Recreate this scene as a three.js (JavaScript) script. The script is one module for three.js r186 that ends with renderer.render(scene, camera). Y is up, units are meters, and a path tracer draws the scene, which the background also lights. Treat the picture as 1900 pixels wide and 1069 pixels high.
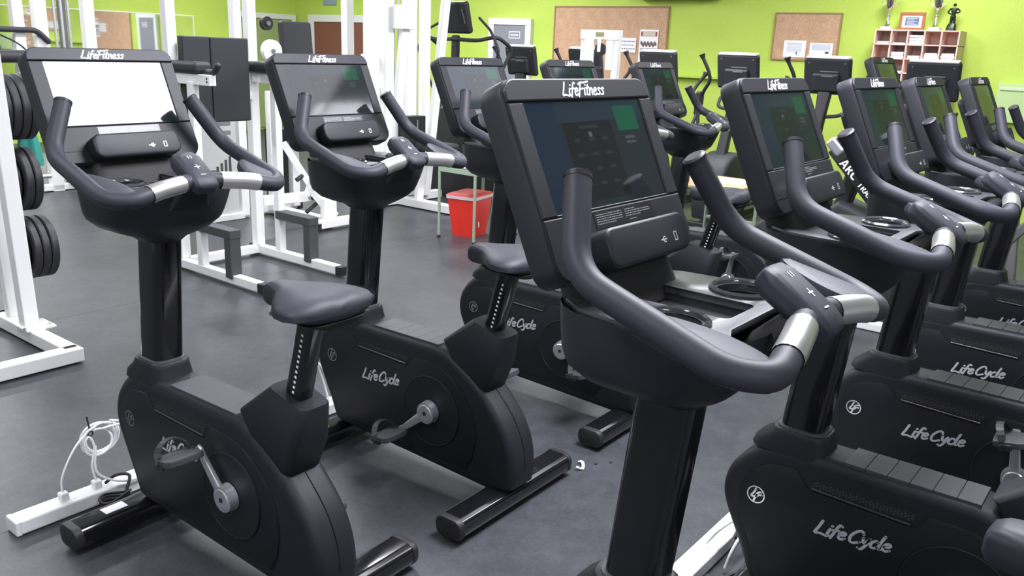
import * as THREE from 'three';
import { RoundedBoxGeometry } from 'three/addons/geometries/RoundedBoxGeometry.js';
import { mergeGeometries, mergeVertices, toCreasedNormals } from 'three/addons/utils/BufferGeometryUtils.js';
import { RectAreaLightUniformsLib } from 'three/addons/lights/RectAreaLightUniformsLib.js';

const scene = new THREE.Scene();
const R = Math.PI / 180;
const V = (x, y, z) => new THREE.Vector3(x, y, z);

// ---------- camera, exposure, light panels ----------
const camera = new THREE.PerspectiveCamera(37.6, 1900 / 1069, 0.05, 60);
camera.position.set(-1.357, 1.609, 2.111);
camera.rotation.order = 'YXZ';
camera.rotation.set(-15.81 * R, -52.3 * R, 2.28 * R);
scene.add(camera);
const renderer = new THREE.WebGLRenderer();
renderer.toneMapping = THREE.LinearToneMapping;
renderer.toneMappingExposure = 2.2;
renderer.shadowMap.enabled = true;
RectAreaLightUniformsLib.init();

const CEIL = 3.2;
// ceiling luminaires: x, z, size x, size z, strength
const PANELS = [
  [1.40, 1.15, 1.30, 1.15, 20], [3.55, 1.6, 1.3, 0.6, 7], [4.6, 0.95, 2.4, 0.7, 1.3], [2.6, 1.0, 0.8, 0.9, 1.9], [7.4, 0.0, 1.3, 0.6, 14],
  [-1.6, 0.6, 1.3, 0.6, 10], [-0.6, -2.4, 1.3, 0.6, 6], [2.4, -2.2, 1.3, 0.6, 17], [5.6, -2.0, 1.3, 0.6, 22],
  [0.4, -5.4, 1.3, 0.6, 18], [3.4, -5.4, 1.3, 0.6, 18], [6.8, -5.6, 1.3, 0.6, 22],
  [2.2, -8.6, 1.3, 0.6, 18], [6.4, -8.8, 1.3, 0.6, 22], [-1.6, 4.2, 1.3, 0.6, 11],
];

// ---------- helpers ----------
let seed = 7;
const rnd = () => { seed = (seed * 1664525 + 1013904223) >>> 0; return seed / 4294967296; };
const counts = {};
function numbered(n) { counts[n] = (counts[n] ?? -1) + 1; return counts[n] ? n + '_' + String(counts[n]).padStart(3, '0') : n; }
function clean(g) {
  let o = g.index ? g.toNonIndexed() : g;
  for (const k of Object.keys(o.attributes)) if (!['position', 'normal', 'uv'].includes(k)) o.deleteAttribute(k);
  if (!o.attributes.normal) o.computeVertexNormals();
  if (!o.attributes.uv) o.setAttribute('uv', new THREE.BufferAttribute(new Float32Array(o.attributes.position.count * 2), 2));
  o.morphAttributes = {}; o.clearGroups?.();
  return o;
}
const join = (...l) => { const a = l.flat(9).map(clean); return a.length === 1 ? a[0] : mergeGeometries(a, false); };
function mesh(name, geo, mat, parent, at, rot) {
  const m = new THREE.Mesh(Array.isArray(geo) ? join(geo) : geo, mat);
  m.name = name; m.castShadow = m.receiveShadow = true;
  if (at) m.position.set(...at);
  if (rot) m.rotation.set(...rot);
  if (parent) parent.add(m);
  return m;
}
function tag(o, label, category, group) {
  o.userData.label = label; o.userData.category = category; if (group) o.userData.group = group; return o;
}
function thing(name, label, category, at = [0, 0, 0], turn = 0, group) {
  const g = new THREE.Group(); g.name = numbered(name); g.position.set(...at); g.rotation.y = turn; scene.add(g);
  return tag(g, label, category, group);
}
function solo(name, geo, mat, label, category, at, rot, group) {
  return tag(mesh(numbered(name), geo, mat, scene, at, rot), label, category, group);
}
function struct(name, geo, mat, label, at, rot) {
  const m = mesh(name, geo, mat, scene, at, rot); m.userData.kind = 'structure'; if (label) m.userData.label = label; return m;
}
// boxes
function box(w, h, d, x = 0, y = 0, z = 0, r = 0.004, rx = 0, ry = 0, rz = 0) {
  const k = Math.min(r, w * 0.49, h * 0.49, d * 0.49);
  const g = k > 0.0004 ? new RoundedBoxGeometry(w, h, d, r > 0.012 ? 3 : 1, k) : new THREE.BoxGeometry(w, h, d);
  if (rx || ry || rz) g.applyMatrix4(new THREE.Matrix4().makeRotationFromEuler(new THREE.Euler(rx, ry, rz)));
  g.translate(x, y, z); return g;
}
// a bar of section w x h from p to q (h along the 'up' hint)
function bar(p, q, w, h, r = 0.004, up = V(0, 1, 0)) {
  const a = V(...p), b = V(...q), d = b.clone().sub(a), L = d.length(); d.normalize();
  let u = up.clone(); if (Math.abs(u.dot(d)) > 0.95) u = V(0, 0, 1);
  const s = new THREE.Vector3().crossVectors(u, d).normalize(); u = new THREE.Vector3().crossVectors(d, s);
  const g = box(w, h, L, 0, 0, 0, r);
  const m = new THREE.Matrix4().makeBasis(s, u, d); m.setPosition(a.add(b).multiplyScalar(0.5));
  g.applyMatrix4(m); return g;
}
function rod(p, q, r0, r1 = r0, n = 16, cap = true) {
  const a = V(...p), b = V(...q), d = b.clone().sub(a), L = d.length();
  const g = new THREE.CylinderGeometry(r1, r0, L, n, 1, !cap);
  g.applyQuaternion(new THREE.Quaternion().setFromUnitVectors(V(0, 1, 0), d.normalize()));
  g.translate((p[0] + q[0]) / 2, (p[1] + q[1]) / 2, (p[2] + q[2]) / 2); return g;
}
function tube(pts, r, n = 40, m = 14, ends = true, tension = 0.5) {
  const c = new THREE.CatmullRomCurve3(pts.map((p) => V(...p)), false, 'centripetal', tension);
  const g = [new THREE.TubeGeometry(c, n, r, m, false)];
  if (ends) for (const e of [0, 1]) { const s = new THREE.SphereGeometry(r, m, 8); const p = c.getPoint(e); s.translate(p.x, p.y, p.z); g.push(s); }
  return join(g);
}
// polyline with filleted corners, then a tube
function pipe(pts, r, fil = 0.03, m = 14, ends = true) {
  const P = pts.map((p) => V(...p)), path = new THREE.CurvePath();
  let cur = P[0].clone();
  for (let i = 1; i < P.length; i++) {
    if (i === P.length - 1) { path.add(new THREE.LineCurve3(cur, P[i])); break; }
    const a = P[i].clone().sub(P[i - 1]), b = P[i + 1].clone().sub(P[i]);
    const f = Math.min(fil, a.length() * 0.48, b.length() * 0.48);
    const s = P[i].clone().addScaledVector(a.normalize(), -f), e = P[i].clone().addScaledVector(b.normalize(), f);
    path.add(new THREE.LineCurve3(cur, s)); path.add(new THREE.QuadraticBezierCurve3(s, P[i], e)); cur = e;
  }
  const pos = []; path.curves.forEach((c, i) => { const k = c.isLineCurve3 ? 2 : 6; for (let j = i ? 1 : 0; j <= k; j++) pos.push(c.getPoint(j / k)); });
  const cc = new THREE.CatmullRomCurve3(pos, false, 'centripetal');
  const g = [new THREE.TubeGeometry(cc, pos.length * 3, r, m, false)];
  if (ends) for (const p of [P[0], P[P.length - 1]]) { const s = new THREE.SphereGeometry(r, m, 8); s.translate(p.x, p.y, p.z); g.push(s); }
  return join(g);
}
// rounded rectangle outline (hx, hz half sizes)
function rr(hx, hz, r, k = 5) {
  const o = []; r = Math.min(r, hx, hz);
  for (const [sx, sz, a0] of [[1, 1, 0], [-1, 1, 90], [-1, -1, 180], [1, -1, 270]])
    for (let i = 0; i <= k; i++) { const a = (a0 + 90 * i / k) * R; o.push([sx * (hx - r) + r * Math.cos(a), sz * (hz - r) + r * Math.sin(a)]); }
  return o;
}
function loft(rings, cap0 = true, cap1 = true, crease = 40) {
  const n = rings[0].length, pos = [], idx = [];
  rings.forEach((q) => q.forEach((p) => pos.push(...p)));
  for (let i = 0; i < rings.length - 1; i++) for (let j = 0; j < n; j++) {
    const a = i * n + j, b = i * n + (j + 1) % n; idx.push(a, a + n, b, b, a + n, b + n);
  }
  const cap = (row, flip) => {
    const c = [0, 0, 0]; rings[row].forEach((p) => p.forEach((v, k) => c[k] += v / n)); const k = pos.length / 3; pos.push(...c);
    for (let j = 0; j < n; j++) { const a = row * n + j, b = row * n + (j + 1) % n; idx.push(...(flip ? [k, a, b] : [k, b, a])); }
  };
  if (cap0) cap(0, true); if (cap1) cap(rings.length - 1, false);
  const g = new THREE.BufferGeometry(); g.setAttribute('position', new THREE.Float32BufferAttribute(pos, 3)); g.setIndex(idx);
  return clean(toCreasedNormals(g, crease * R));
}
const stack = (list, cap0 = true, cap1 = true, crease) => loft(list.map(([y, hx, hz, r, cx = 0, cz = 0]) => rr(hx, hz, r).map(([x, z]) => [cx + x, y, cz + z])), cap0, cap1, crease);
function shapeOf(pts, holes = []) {
  const s = new THREE.Shape(pts.map((p) => new THREE.Vector2(...p)));
  holes.forEach((h) => s.holes.push(new THREE.Path(h.map((p) => new THREE.Vector2(...p))))); return s;
}
function extrude(shape, depth, bevel = 0, seg = 2, curve = 8) {
  const g = new THREE.ExtrudeGeometry(shape, { depth: Math.max(depth - 2 * bevel, 0.0004), bevelEnabled: bevel > 0, bevelSize: bevel, bevelThickness: bevel, bevelOffset: -bevel, bevelSegments: seg, curveSegments: curve });
  g.translate(0, 0, bevel); return g;     // z from 0 to depth
}
// side profile (z, y) pushed out across x, centred
function side(pts, width, bevel = 0, seg = 3, x = 0) {
  const g = extrude(shapeOf(pts), width, bevel, seg); g.translate(0, 0, -width / 2); g.rotateY(-Math.PI / 2); g.translate(x, 0, 0); return clean(toCreasedNormals(g, 35 * R));
}
// plan outline (x, z) pushed up from y0
function plan(pts, y0, h, bevel = 0, holes = []) {
  const g = extrude(shapeOf(pts.map(([x, z]) => [x, -z]), holes.map((q) => q.map(([x, z]) => [x, -z]))), h, bevel, 2); g.rotateX(-Math.PI / 2); g.translate(0, y0, 0); return clean(toCreasedNormals(g, 35 * R));
}
const circle = (cx, cy, r, n = 28, ry = r) => Array.from({ length: n }, (_, i) => [cx + r * Math.cos(i / n * 2 * Math.PI), cy + ry * Math.sin(i / n * 2 * Math.PI)]);
const smooth = (pts, k = 4, closed = false) => { const c = new THREE.SplineCurve((closed ? [...pts, pts[0]] : pts).map((p) => new THREE.Vector2(...p))); return c.getPoints((pts.length - 1) * k).map((p) => [p.x, p.y]); };

// ---------- brush lettering as flat ribbons ----------
const GLYPH = {
  L: [0.62, [[.14, 1], [.08, .5], [.0, .1], [.06, .02], [.3, .06], [.66, -.04]]],
  i: [0.24, [[.08, .54], [.05, .25], [.07, .03], [.15, .06]], [[.11, .76], [.13, .79]]],
  f: [0.36, [[.38, .9], [.26, .98], [.17, .8], [.12, .4], [.05, -.1]], [[-.02, .5], [.34, .54]]],
  e: [0.45, [[.06, .28], [.3, .34], [.34, .48], [.2, .56], [.06, .38], [.08, .1], [.22, .0], [.4, .12]]],
  F: [0.58, [[.18, .95], [.12, .5], [.03, -.1]], [[-.06, .84], [.2, .98], [.55, .98], [1.0, 1.06]], [[.1, .46], [.5, .52]]],
  t: [0.32, [[.15, .8], [.1, .4], [.1, .06], [.22, .02]], [[-.02, .56], [.3, .6]]],
  n: [0.46, [[.04, .54], [.06, .25], [.04, .0]], [[.05, .3], [.2, .54], [.32, .48], [.32, .15], [.38, .02]]],
  s: [0.4, [[.34, .48], [.22, .56], [.1, .44], [.28, .26], [.26, .06], [.04, .04]]],
  C: [0.66, [[.62, .76], [.5, .96], [.26, .88], [.06, .5], [.1, .12], [.3, .0], [.6, .16]]],
  y: [0.46, [[.04, .54], [.1, .25], [.22, .18], [.36, .5]], [[.38, .54], [.32, .1], [.18, -.3], [.0, -.24]]],
  c: [0.4, [[.36, .44], [.24, .55], [.06, .34], [.1, .06], [.26, .0], [.4, .1]]],
  l: [0.24, [[.14, 1.0], [.08, .5], [.08, .08], [.2, .02]]],
};
function ribbon(pts, w, k = 4) {
  const c = new THREE.SplineCurve(pts.map((p) => new THREE.Vector2(...p))); const q = c.getPoints((pts.length - 1) * k);
  const pos = [], N = q.length, left = [], right = [];
  for (let i = 0; i < N; i++) {
    const t = c.getTangent(Math.min(0.999, Math.max(0.001, i / (N - 1)))); left.push([q[i].x - t.y * w, q[i].y + t.x * w]); right.push([q[i].x + t.y * w, q[i].y - t.x * w]);
  }
  const tri = (a, b, d) => pos.push(...a, 0, ...b, 0, ...d, 0);
  for (let i = 0; i < N - 1; i++) { tri(left[i], right[i], left[i + 1]); tri(left[i + 1], right[i], right[i + 1]); }
  for (const e of [q[0], q[N - 1]]) for (let i = 0; i < 8; i++) { const a = i * Math.PI / 4, b = a + Math.PI / 4; tri([e.x, e.y], [e.x + w * Math.cos(a), e.y + w * Math.sin(a)], [e.x + w * Math.cos(b), e.y + w * Math.sin(b)]); }
  const g = new THREE.BufferGeometry(); g.setAttribute('position', new THREE.Float32BufferAttribute(pos, 3));
  g.setAttribute('normal', new THREE.Float32BufferAttribute(pos.map((_, i) => i % 3 === 2 ? 1 : 0), 3)); return clean(g);
}
// text centred on the origin in the xy plane, given width and cap height
function lettering(text, width, height, slant = 0.3, weight = 0.062) {
  let x = 0; const g = [];
  for (const ch of text) {
    if (ch === ' ') { x += 0.12; continue; }
    const [adv, ...st] = GLYPH[ch]; for (const s of st) g.push(ribbon(s.map(([a, b]) => [x + a + b * slant, b]), weight)); x += adv;
  }
  const o = join(g); o.translate(-x / 2 - slant * 0.3, -0.45, 0); o.scale(width / x, height, 1); return o;
}

// ---------- textures ----------
function dataTex(size, fn, srgb = true) {
  const d = new Uint8Array(size * size * 4);
  for (let y = 0; y < size; y++) for (let x = 0; x < size; x++) { const c = fn(x, y); const k = (y * size + x) * 4; d[k] = c[0]; d[k + 1] = c[1]; d[k + 2] = c[2]; d[k + 3] = 255; }
  const t = new THREE.DataTexture(d, size, size); t.wrapS = t.wrapT = THREE.RepeatWrapping; t.magFilter = THREE.LinearFilter; t.minFilter = THREE.LinearMipmapLinearFilter; t.generateMipmaps = true;
  if (srgb) t.colorSpace = THREE.SRGBColorSpace; t.needsUpdate = true; return t;
}
function tileNoise(size, cell) { // periodic value noise
  const n = size / cell, v = Array.from({ length: n * n }, rnd), s = (t) => t * t * (3 - 2 * t);
  return (x, y) => { const i = Math.floor(x / cell), j = Math.floor(y / cell), u = s(x / cell - i), w = s(y / cell - j), g = (a, b) => v[((b % n) * n) + (a % n)];
    return (g(i, j) * (1 - u) + g(i + 1, j) * u) * (1 - w) + (g(i, j + 1) * (1 - u) + g(i + 1, j + 1) * u) * w; };
}
function canvasTex(w, h, draw) {
  const c = document.createElement('canvas'); c.width = w; c.height = h; const x = c.getContext('2d'); draw(x, w, h);
  const t = new THREE.CanvasTexture(c); t.colorSpace = THREE.SRGBColorSpace; return t;
}
const floorTex = (() => {
  const a = tileNoise(512, 64), b = tileNoise(512, 16), c = tileNoise(512, 4);
  return dataTex(512, (x, y) => { const n = (a(x, y) - .5) * 12 + (b(x, y) - .5) * 10 + (c(x, y) - .5) * 12, s = rnd(); const k = s > .985 ? 24 : 0;
    return [60 + n * .8 + k * .6, 62 + n * .8 + k * .8, 66 + n * .84 + k * 1.25].map((v) => Math.max(0, Math.min(255, v))); });
})();
const grainTex = dataTex(128, () => { const v = 90 + rnd() * 120; return [v, v, v]; }, false);
const corkTex = (() => { const a = tileNoise(256, 4), b = tileNoise(256, 32); return dataTex(256, (x, y) => { const n = (a(x, y) - .5) * 26 + (b(x, y) - .5) * 12; return [196 + n, 160 + n, 128 + n]; }); })();
const woodTex = (() => { const a = tileNoise(256, 8), b = tileNoise(256, 64); return dataTex(256, (x, y) => { const n = Math.sin((y + 30 * b(x, y)) * .4) * 8 + (a(x, y) - .5) * 14; return [208 + n, 178 + n, 138 + n]; }); })();
const wallTex = (() => { const a = tileNoise(256, 2), b = tileNoise(256, 64); return dataTex(256, (x, y) => { const n = (a(x, y) - .5) * 6 + (b(x, y) - .5) * 8; return [186 + n, 211 + n, 90 + n]; }); })();

// ---------- materials ----------
const lin = (r, g, b) => new THREE.Color().setRGB(r, g, b);
const std = (color, roughness, metalness = 0, extra = {}) => new THREE.MeshStandardMaterial({ color, roughness, metalness, ...extra });
const phy = (color, roughness, extra = {}) => new THREE.MeshPhysicalMaterial({ color, roughness, ...extra });
const soft = (color, roughness, extra = {}) => new THREE.MeshPhysicalMaterial({ color, roughness, specularIntensity: .7, ...extra });
const grain = (rep, s) => { const t = grainTex.clone(); t.repeat.set(rep, rep); t.needsUpdate = true; return { bumpMap: t, bumpScale: s }; };
const M = {
  shroud: soft(lin(.011, .012, .016), .52, grain(18, .0004)),
  panel: soft(lin(.008, .0085, .012), .48, grain(18, .0003)),
  pad: std(lin(.04, .041, .046), .62),
  housing: soft(lin(.021, .022, .027), .5),
  header: soft(lin(.015, .015, .021), .48),
  facePanel: soft(lin(.012, .013, .017), .5),
  rubber: soft(lin(.03, .031, .041), .55),
  gloss: phy(lin(.006, .006, .008), .16, { clearcoat: .6, clearcoatRoughness: .08 }),
  tray: std(lin(.045, .046, .052), .34),
  trayGloss: phy(lin(.04, .041, .046), .2, { clearcoat: .5, clearcoatRoughness: .1 }),
  dark: std(lin(.008, .008, .009), .7),
  saddle: soft(lin(.022, .023, .031), .54, grain(30, .0003)),
  chrome: std(lin(.72, .72, .73), .22, 1),
  steel: std(lin(.6, .59, .58), .34, .85),
  alu: std(lin(.62, .63, .66), .34, .8),
  print: std(lin(.62, .63, .66), .4, .3),
  printWhite: std(lin(.82, .82, .84), .45),
  white: std(lin(.86, .86, .84), .38),
  whitePlastic: std(lin(.84, .84, .83), .4),
  black: std(lin(.014, .014, .016), .55),
  blackSoft: std(lin(.022, .024, .028), .6),
  grey: std(lin(.2, .2, .205), .5),
  stepGrey: std(lin(.055, .057, .056), .75),
  plate: std(lin(.022, .022, .027), .5),
  red: std(lin(.72, .035, .02), .4),
  redLid: std(lin(.62, .07, .06), .42),
  lidRim: std(lin(.72, .62, .6), .45),
  green: std(lin(.32, .42, .3), .45, .1),
  teal: std(lin(.03, .28, .23), .8),
  wall: std(0xffffff, .75, 0, { map: wallTex }),
  wallPale: std(lin(.6, .61, .65), .8),
  ceil: std(lin(.78, .78, .76), .9),
  cork: std(0xffffff, .95, 0, { map: corkTex }),
  wood: std(0xffffff, .55, 0, { map: woodTex }),
  frameWood: std(lin(.33, .21, .09), .6),
  pinkWood: std(lin(.8, .57, .48), .6),
  paper: std(lin(.83, .82, .84), .8),
  paperGrey: std(lin(.5, .49, .5), .85),
  doorWhite: std(lin(.76, .77, .74), .5),
  doorGrey: std(lin(.24, .25, .28), .5),
  doorBrown: std(lin(.2, .075, .05), .55),
  mirror: std(lin(.86, .88, .86), .03, 1),
  silver: std(lin(.78, .76, .68), .18, 1),
  bronze: std(lin(.03, .04, .028), .35, .7),
  picture: std(lin(.36, .13, .05), .5),
  cord: std(lin(.8, .8, .8), .45),
};
const floorMat = std(0xffffff, .42, 0, { map: floorTex });
// ================= room shell =================
const X0 = -3.4, X1 = 9, Z0 = -11.2, Z1 = 5.6, T = .2;
const uvBox = (w, h, d, k) => { const g = new THREE.BoxGeometry(w, h, d), n = g.attributes.normal, p = g.attributes.position, u = g.attributes.uv; for (let i = 0; i < p.count; i++) { const nx = Math.abs(n.getX(i)), ny = Math.abs(n.getY(i)); u.setXY(i, (nx > .5 ? p.getZ(i) : p.getX(i)) / k, (ny > .5 ? p.getZ(i) : p.getY(i)) / k); } return g; };
const fl = struct('floor', uvBox(X1 - X0 + 2 * T, T, Z1 - Z0 + 2 * T, 1.6), M.dark, 'dark rubber gym floor', [(X0 + X1) / 2, -T / 2 - .012, (Z0 + Z1) / 2]);
for (let i = 0, z = Z0; z < Z1 - .01; i++, z += 2.1) { const w = Math.min(2.1, Z1 - z); mesh('rubber_sheet', uvBox(X1 - X0, .012, w - .002, 1.3), floorMat, fl, [0, T / 2 + .006, z + w / 2 - (Z0 + Z1) / 2]); }
struct('ceiling', new THREE.BoxGeometry(X1 - X0 + 2 * T, T, Z1 - Z0 + 2 * T), M.ceil, 'white ceiling', [(X0 + X1) / 2, CEIL + T / 2, (Z0 + Z1) / 2]);
struct('wall_far', uvBox(T, CEIL, Z1 - Z0, 1.2), M.wall, 'lime green painted wall', [X1 + T / 2, CEIL / 2, (Z0 + Z1) / 2]);
struct('wall_left', uvBox(X1 - X0, CEIL, T, 1.2), M.wall, 'lime green painted wall', [(X0 + X1) / 2, CEIL / 2, Z0 - T / 2]);
struct('wall_right', uvBox(X1 - X0, CEIL, T, 1.2), M.wallPale, 'pale painted wall', [(X0 + X1) / 2, CEIL / 2, Z1 + T / 2]);
struct('wall_near', uvBox(T, CEIL, Z1 - Z0, 1.2), M.wallPale, 'pale painted wall', [X0 - T / 2, CEIL / 2, (Z0 + Z1) / 2]);
// luminaires
for (const [x, z, w, d, p] of PANELS) {
  const t = thing('ceiling_panel_light', 'white flat ceiling panel light', 'ceiling light', [x, CEIL, z], 0, 'ceiling panel lights');
  mesh('light_frame', [box(w + .06, .03, .03, 0, -.015, -d / 2 - .015), box(w + .06, .03, .03, 0, -.015, d / 2 + .015), box(.03, .03, d, -w / 2 - .015, -.015, 0), box(.03, .03, d, w / 2 + .015, -.015, 0)], M.whitePlastic, t);
  mesh('diffuser', new THREE.BoxGeometry(w, .012, d), std(lin(.9, .9, .9), .6, 0, { emissive: lin(.97, .97, 1), emissiveIntensity: Math.min(1.2, p * .3) }), t, [0, -.007, 0]);
  const l = new THREE.RectAreaLight(lin(.97, .965, 1.06), p, w, d); l.position.set(0, -.016, 0); l.rotation.x = -Math.PI / 2; t.add(l);
}
// ================= upright exercise bike (x right, y up, forward = -z) =================
const FACE = (() => { // console face frame: origin on the line under the header
  const t = 24.9 * R, m = new THREE.Matrix4().makeBasis(V(1, 0, 0), V(0, Math.cos(t), -Math.sin(t)), V(0, Math.sin(t), Math.cos(t)));
  m.setPosition(0, 1.52, -.559); return m;
})();
const onFace = (g) => { const o = clean(g); o.applyMatrix4(FACE); return o; };
const rect = (x0, x1, y0, y1, r = 0) => rr((x1 - x0) / 2, (y1 - y0) / 2, r, r ? 5 : 1).map(([a, b]) => [a + (x0 + x1) / 2, b + (y0 + y1) / 2]);
// one flat screen picture: workout menu
function menuTex(dim) {
  return canvasTex(512, 288, (x, w, h) => {
    const g = (r, gg, b) => `rgb(${Math.round(r * dim)},${Math.round(gg * dim)},${Math.round(b * dim)})`;
    x.fillStyle = g(52, 66, 72); x.fillRect(0, 0, w, h);
    x.fillStyle = g(44, 70, 100); x.fillRect(0, 0, 118, h); x.fillStyle = g(60, 84, 104); x.fillRect(118, 0, w - 118, 54);
    x.fillStyle = g(34, 42, 40); x.fillRect(130, 56, 214, 214);
    x.fillStyle = g(70, 84, 84); x.fillRect(196, 66, 84, 8); for (let j = 0; j < 4; j++) for (let i = 0; i < 3; i++) x.fillRect(160 + i * 62, 100 + j * 40, 26, 9);
    x.fillStyle = g(150, 160, 160); x.fillRect(230, 84, 14, 14);
    x.fillStyle = g(24, 150, 104); x.fillRect(372, 16, 104, 72); x.fillStyle = g(120, 140, 140); x.fillRect(396, 104, 44, 8); x.fillRect(396, 118, 44, 8);
    x.fillStyle = g(60, 76, 74); for (let j = 0; j < 5; j++) x.fillRect(382, 150 + j * 24, 92, 7);
  });
}
const menuA = menuTex(1);
const screenOn = phy(lin(.01, .011, .012), .08, { emissive: 0xffffff, emissiveMap: menuA, emissiveIntensity: .12, ior: 1.5, specularIntensity: .65 });
const screenBlue = phy(lin(.012, .016, .02), .08, { emissive: 0xffffff, emissiveMap: menuA, emissiveIntensity: .14, ior: 1.5, specularIntensity: .65 });
const screenDim = phy(lin(.008, .011, .01), .08, { emissive: 0xffffff, emissiveMap: menuA, emissiveIntensity: .1, ior: 1.5, specularIntensity: .65 });
const textPlate = canvasTex(512, 128, (x, w, h) => {
  x.fillStyle = 'rgb(38,39,42)'; x.fillRect(0, 0, w, h);
  x.fillStyle = 'rgb(150,152,158)';
  const row = (x0, y, n) => { let p = x0; while (p < x0 + n) { const k = 5 + rnd() * 14; x.fillRect(p, y, Math.min(k, x0 + n - p), 6); p += k + 4; } };
  for (let j = 0; j < 5; j++) row(18, 22 + j * 17, 215 - (j === 4 ? 60 : 0));
  row(262, 22, 90); for (let j = 1; j < 4; j++) row(262, 22 + j * 17, 225 - (j === 3 ? 90 : 0)); row(290, 100, 60);
});
const printMat = std(0xffffff, .32, 0, { map: textPlate });

function makeBike() {
  const b = new THREE.Group();
  // --- lower body ---
  const prof = [...smooth([[-.445, .1], [-.49, .2], [-.543, .31], [-.556, .37], [-.545, .43], [-.52, .472], [-.483, .512], [-.44, .54], [-.4, .552]], 3),
    ...smooth([[.1, .557], [.16, .546], [.22, .516], [.3, .466], [.375, .4], [.435, .33], [.472, .25], [.484, .17], [.478, .1]], 3), [.45, .078], [.36, .066], [0, .078], [-.41, .09]];
  mesh('body_shroud', side(prof, .15, .03, 4), M.shroud, b);
  const inner = [...smooth([[-.405, .125], [-.44, .2], [-.488, .31], [-.5, .37], [-.488, .425], [-.46, .465], [-.42, .49], [-.37, .5]], 3), [-.34, .5], [-.3, .452], [-.02, .446], [.01, .49],
    ...smooth([[.08, .492], [.14, .482], [.2, .452], [.26, .4], [.3, .33], [.315, .25], [.3, .17]], 3), [.27, .12]];
  for (const s of [-1, 1]) {
    mesh('side_panel', side(inner, .012, .004, 2, s * .0735), M.panel, b);
    mesh('crank_cover', [rod([s * .072, .3, .1], [s * .084, .3, .1], .138, .134, 48)], M.panel, b);
    const ring = new THREE.TorusGeometry(.134, .0022, 6, 56); ring.rotateY(Math.PI / 2); ring.translate(s * .0835, .3, .1);
    mesh('cover_ring', ring, M.shroud, b);
    // vent slot: lip, mesh and thin bright edge
    const slot = mesh('vent_mesh', side([[-.31, .492], [-.292, .462], [-.03, .456], [-.005, .488]], .004, .0006, 1, s * .0735), M.dark, b);
    const dots = []; for (let i = 0; i < 30; i++) for (let j = 0; j < 2; j++) { const c = new THREE.CircleGeometry(.0036, 6); c.rotateY(s * Math.PI / 2); c.translate(s * .0765, .466 + j * .009 + (i % 2) * .0045, -.288 + i * .0089); dots.push(c); }
    mesh('vent_hole', join(dots), M.pad, slot).userData.kind = 'stuff';
    mesh('vent_trim', [bar([s * .078, .459, -.292], [s * .078, .452, -.032], .006, .006, .002)], M.trayGloss, b);
    const t = lettering('Life Cycle', .2, .042, .34, .082);
    if (s < 0) { t.rotateZ(.11); t.rotateY(-Math.PI / 2); t.translate(-.0802, .363, -.165); }
    else { t.rotateZ(-.11); t.rotateY(Math.PI / 2); t.translate(.0802, .363, -.165); }
    mesh('model_lettering', t, M.print, b);
    const em = [new THREE.RingGeometry(.0235, .0272, 32), ribbon([[-.001, .02], [-.005, .008], [-.013, -.006], [-.009, -.008], [.006, -.004]].map(([x, y]) => [x, y]), .0028), ribbon([[.016, .012], [.006, .008], [.001, -.003], [-.005, -.021]], .003), ribbon([[.002, .0], [.018, .003]], .0026)];
    const eg = join(em); eg.rotateY(s * Math.PI / 2); eg.translate(s * .0806, .383, -.446);
    const disc = rod([s * .0775, .383, -.446], [s * .0801, .383, -.446], .0275, .0275, 32);
    const dm = mesh('round_emblem', disc, M.dark, b); mesh('emblem_monogram', eg, M.chrome, dm);
  }
  // centre seam at the back, grip pads on top
  for (let i = 0; i < 6; i++) mesh('top_pad', box(.122, .012, .0558, 0, .5526 + .0004 * i, -.195 + i * .0565, .002, -.006), M.pad, b);
  mesh('rear_seam', tube(smooth([[.3, .4675], [.376, .4015], [.4365, .331], [.4735, .25], [.4855, .17]], 2).map(([z, y]) => [0, y, z]), .0016, 20, 5, false), M.dark, b);
  // --- column collar and column ---
  mesh('column_collar', [stack([[.53, .074, .115, .05, 0, -.378], [.552, .073, .108, .05, 0, -.378], [.585, .068, .083, .045, 0, -.362], [.597, .067, .08, .045, 0, -.361], [.601, .064, .077, .044, 0, -.361]], true, true, 50)], M.shroud, b);
  mesh('collar_ring', [stack([[.598, .06, .07, .04, 0, -.3595], [.606, .058, .068, .04, 0, -.3595], [.608, .053, .062, .036, 0, -.3592]], true, true)], M.pad, b);
  const zc = (y) => -.36 + .095 * (y - .587);
  mesh('column', [stack([[.56, .05, .06, .03, 0, zc(.56)], [1.05, .05, .06, .03, 0, zc(1.05)]], true, true)], M.gloss, b);
  // --- control tray ---
  const hull = [[1.0, .056, .067, .04, -.322], [1.014, .07, .085, .05, -.326], [1.028, .112, .118, .08, -.334], [1.044, .15, .143, .1, -.338], [1.068, .178, .163, .115, -.336], [1.09, .186, .17, .118, -.334], [1.12, .19, .178, .12, -.328], [1.155, .195, .186, .125, -.322], [1.18, .196, .189, .125, -.32]];
  mesh('tray_hull', [stack(hull.map(([y, a, c, r, z]) => [y, a, c, r, 0, z]), true, false, 60)], M.housing, b);
  const cup = (s) => circle(s * .133, -.265, .052, 28);
  const trayPts = [[-.07, -.508], [.07, -.508], [.15, -.47], [.184, -.42], [.197, -.33], [.2, -.14], [.19, -.12], [.16, -.15], [.1, -.176], [-.1, -.176], [-.16, -.15], [-.19, -.12], [-.2, -.14], [-.197, -.33], [-.184, -.42], [-.15, -.47]];
  const trayM = mesh('tray_top', plan(trayPts, 1.174, .014, .004, [cup(-1), cup(1), rect(-.062, .062, -.42, -.2, .02)]), M.tray, b);
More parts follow.
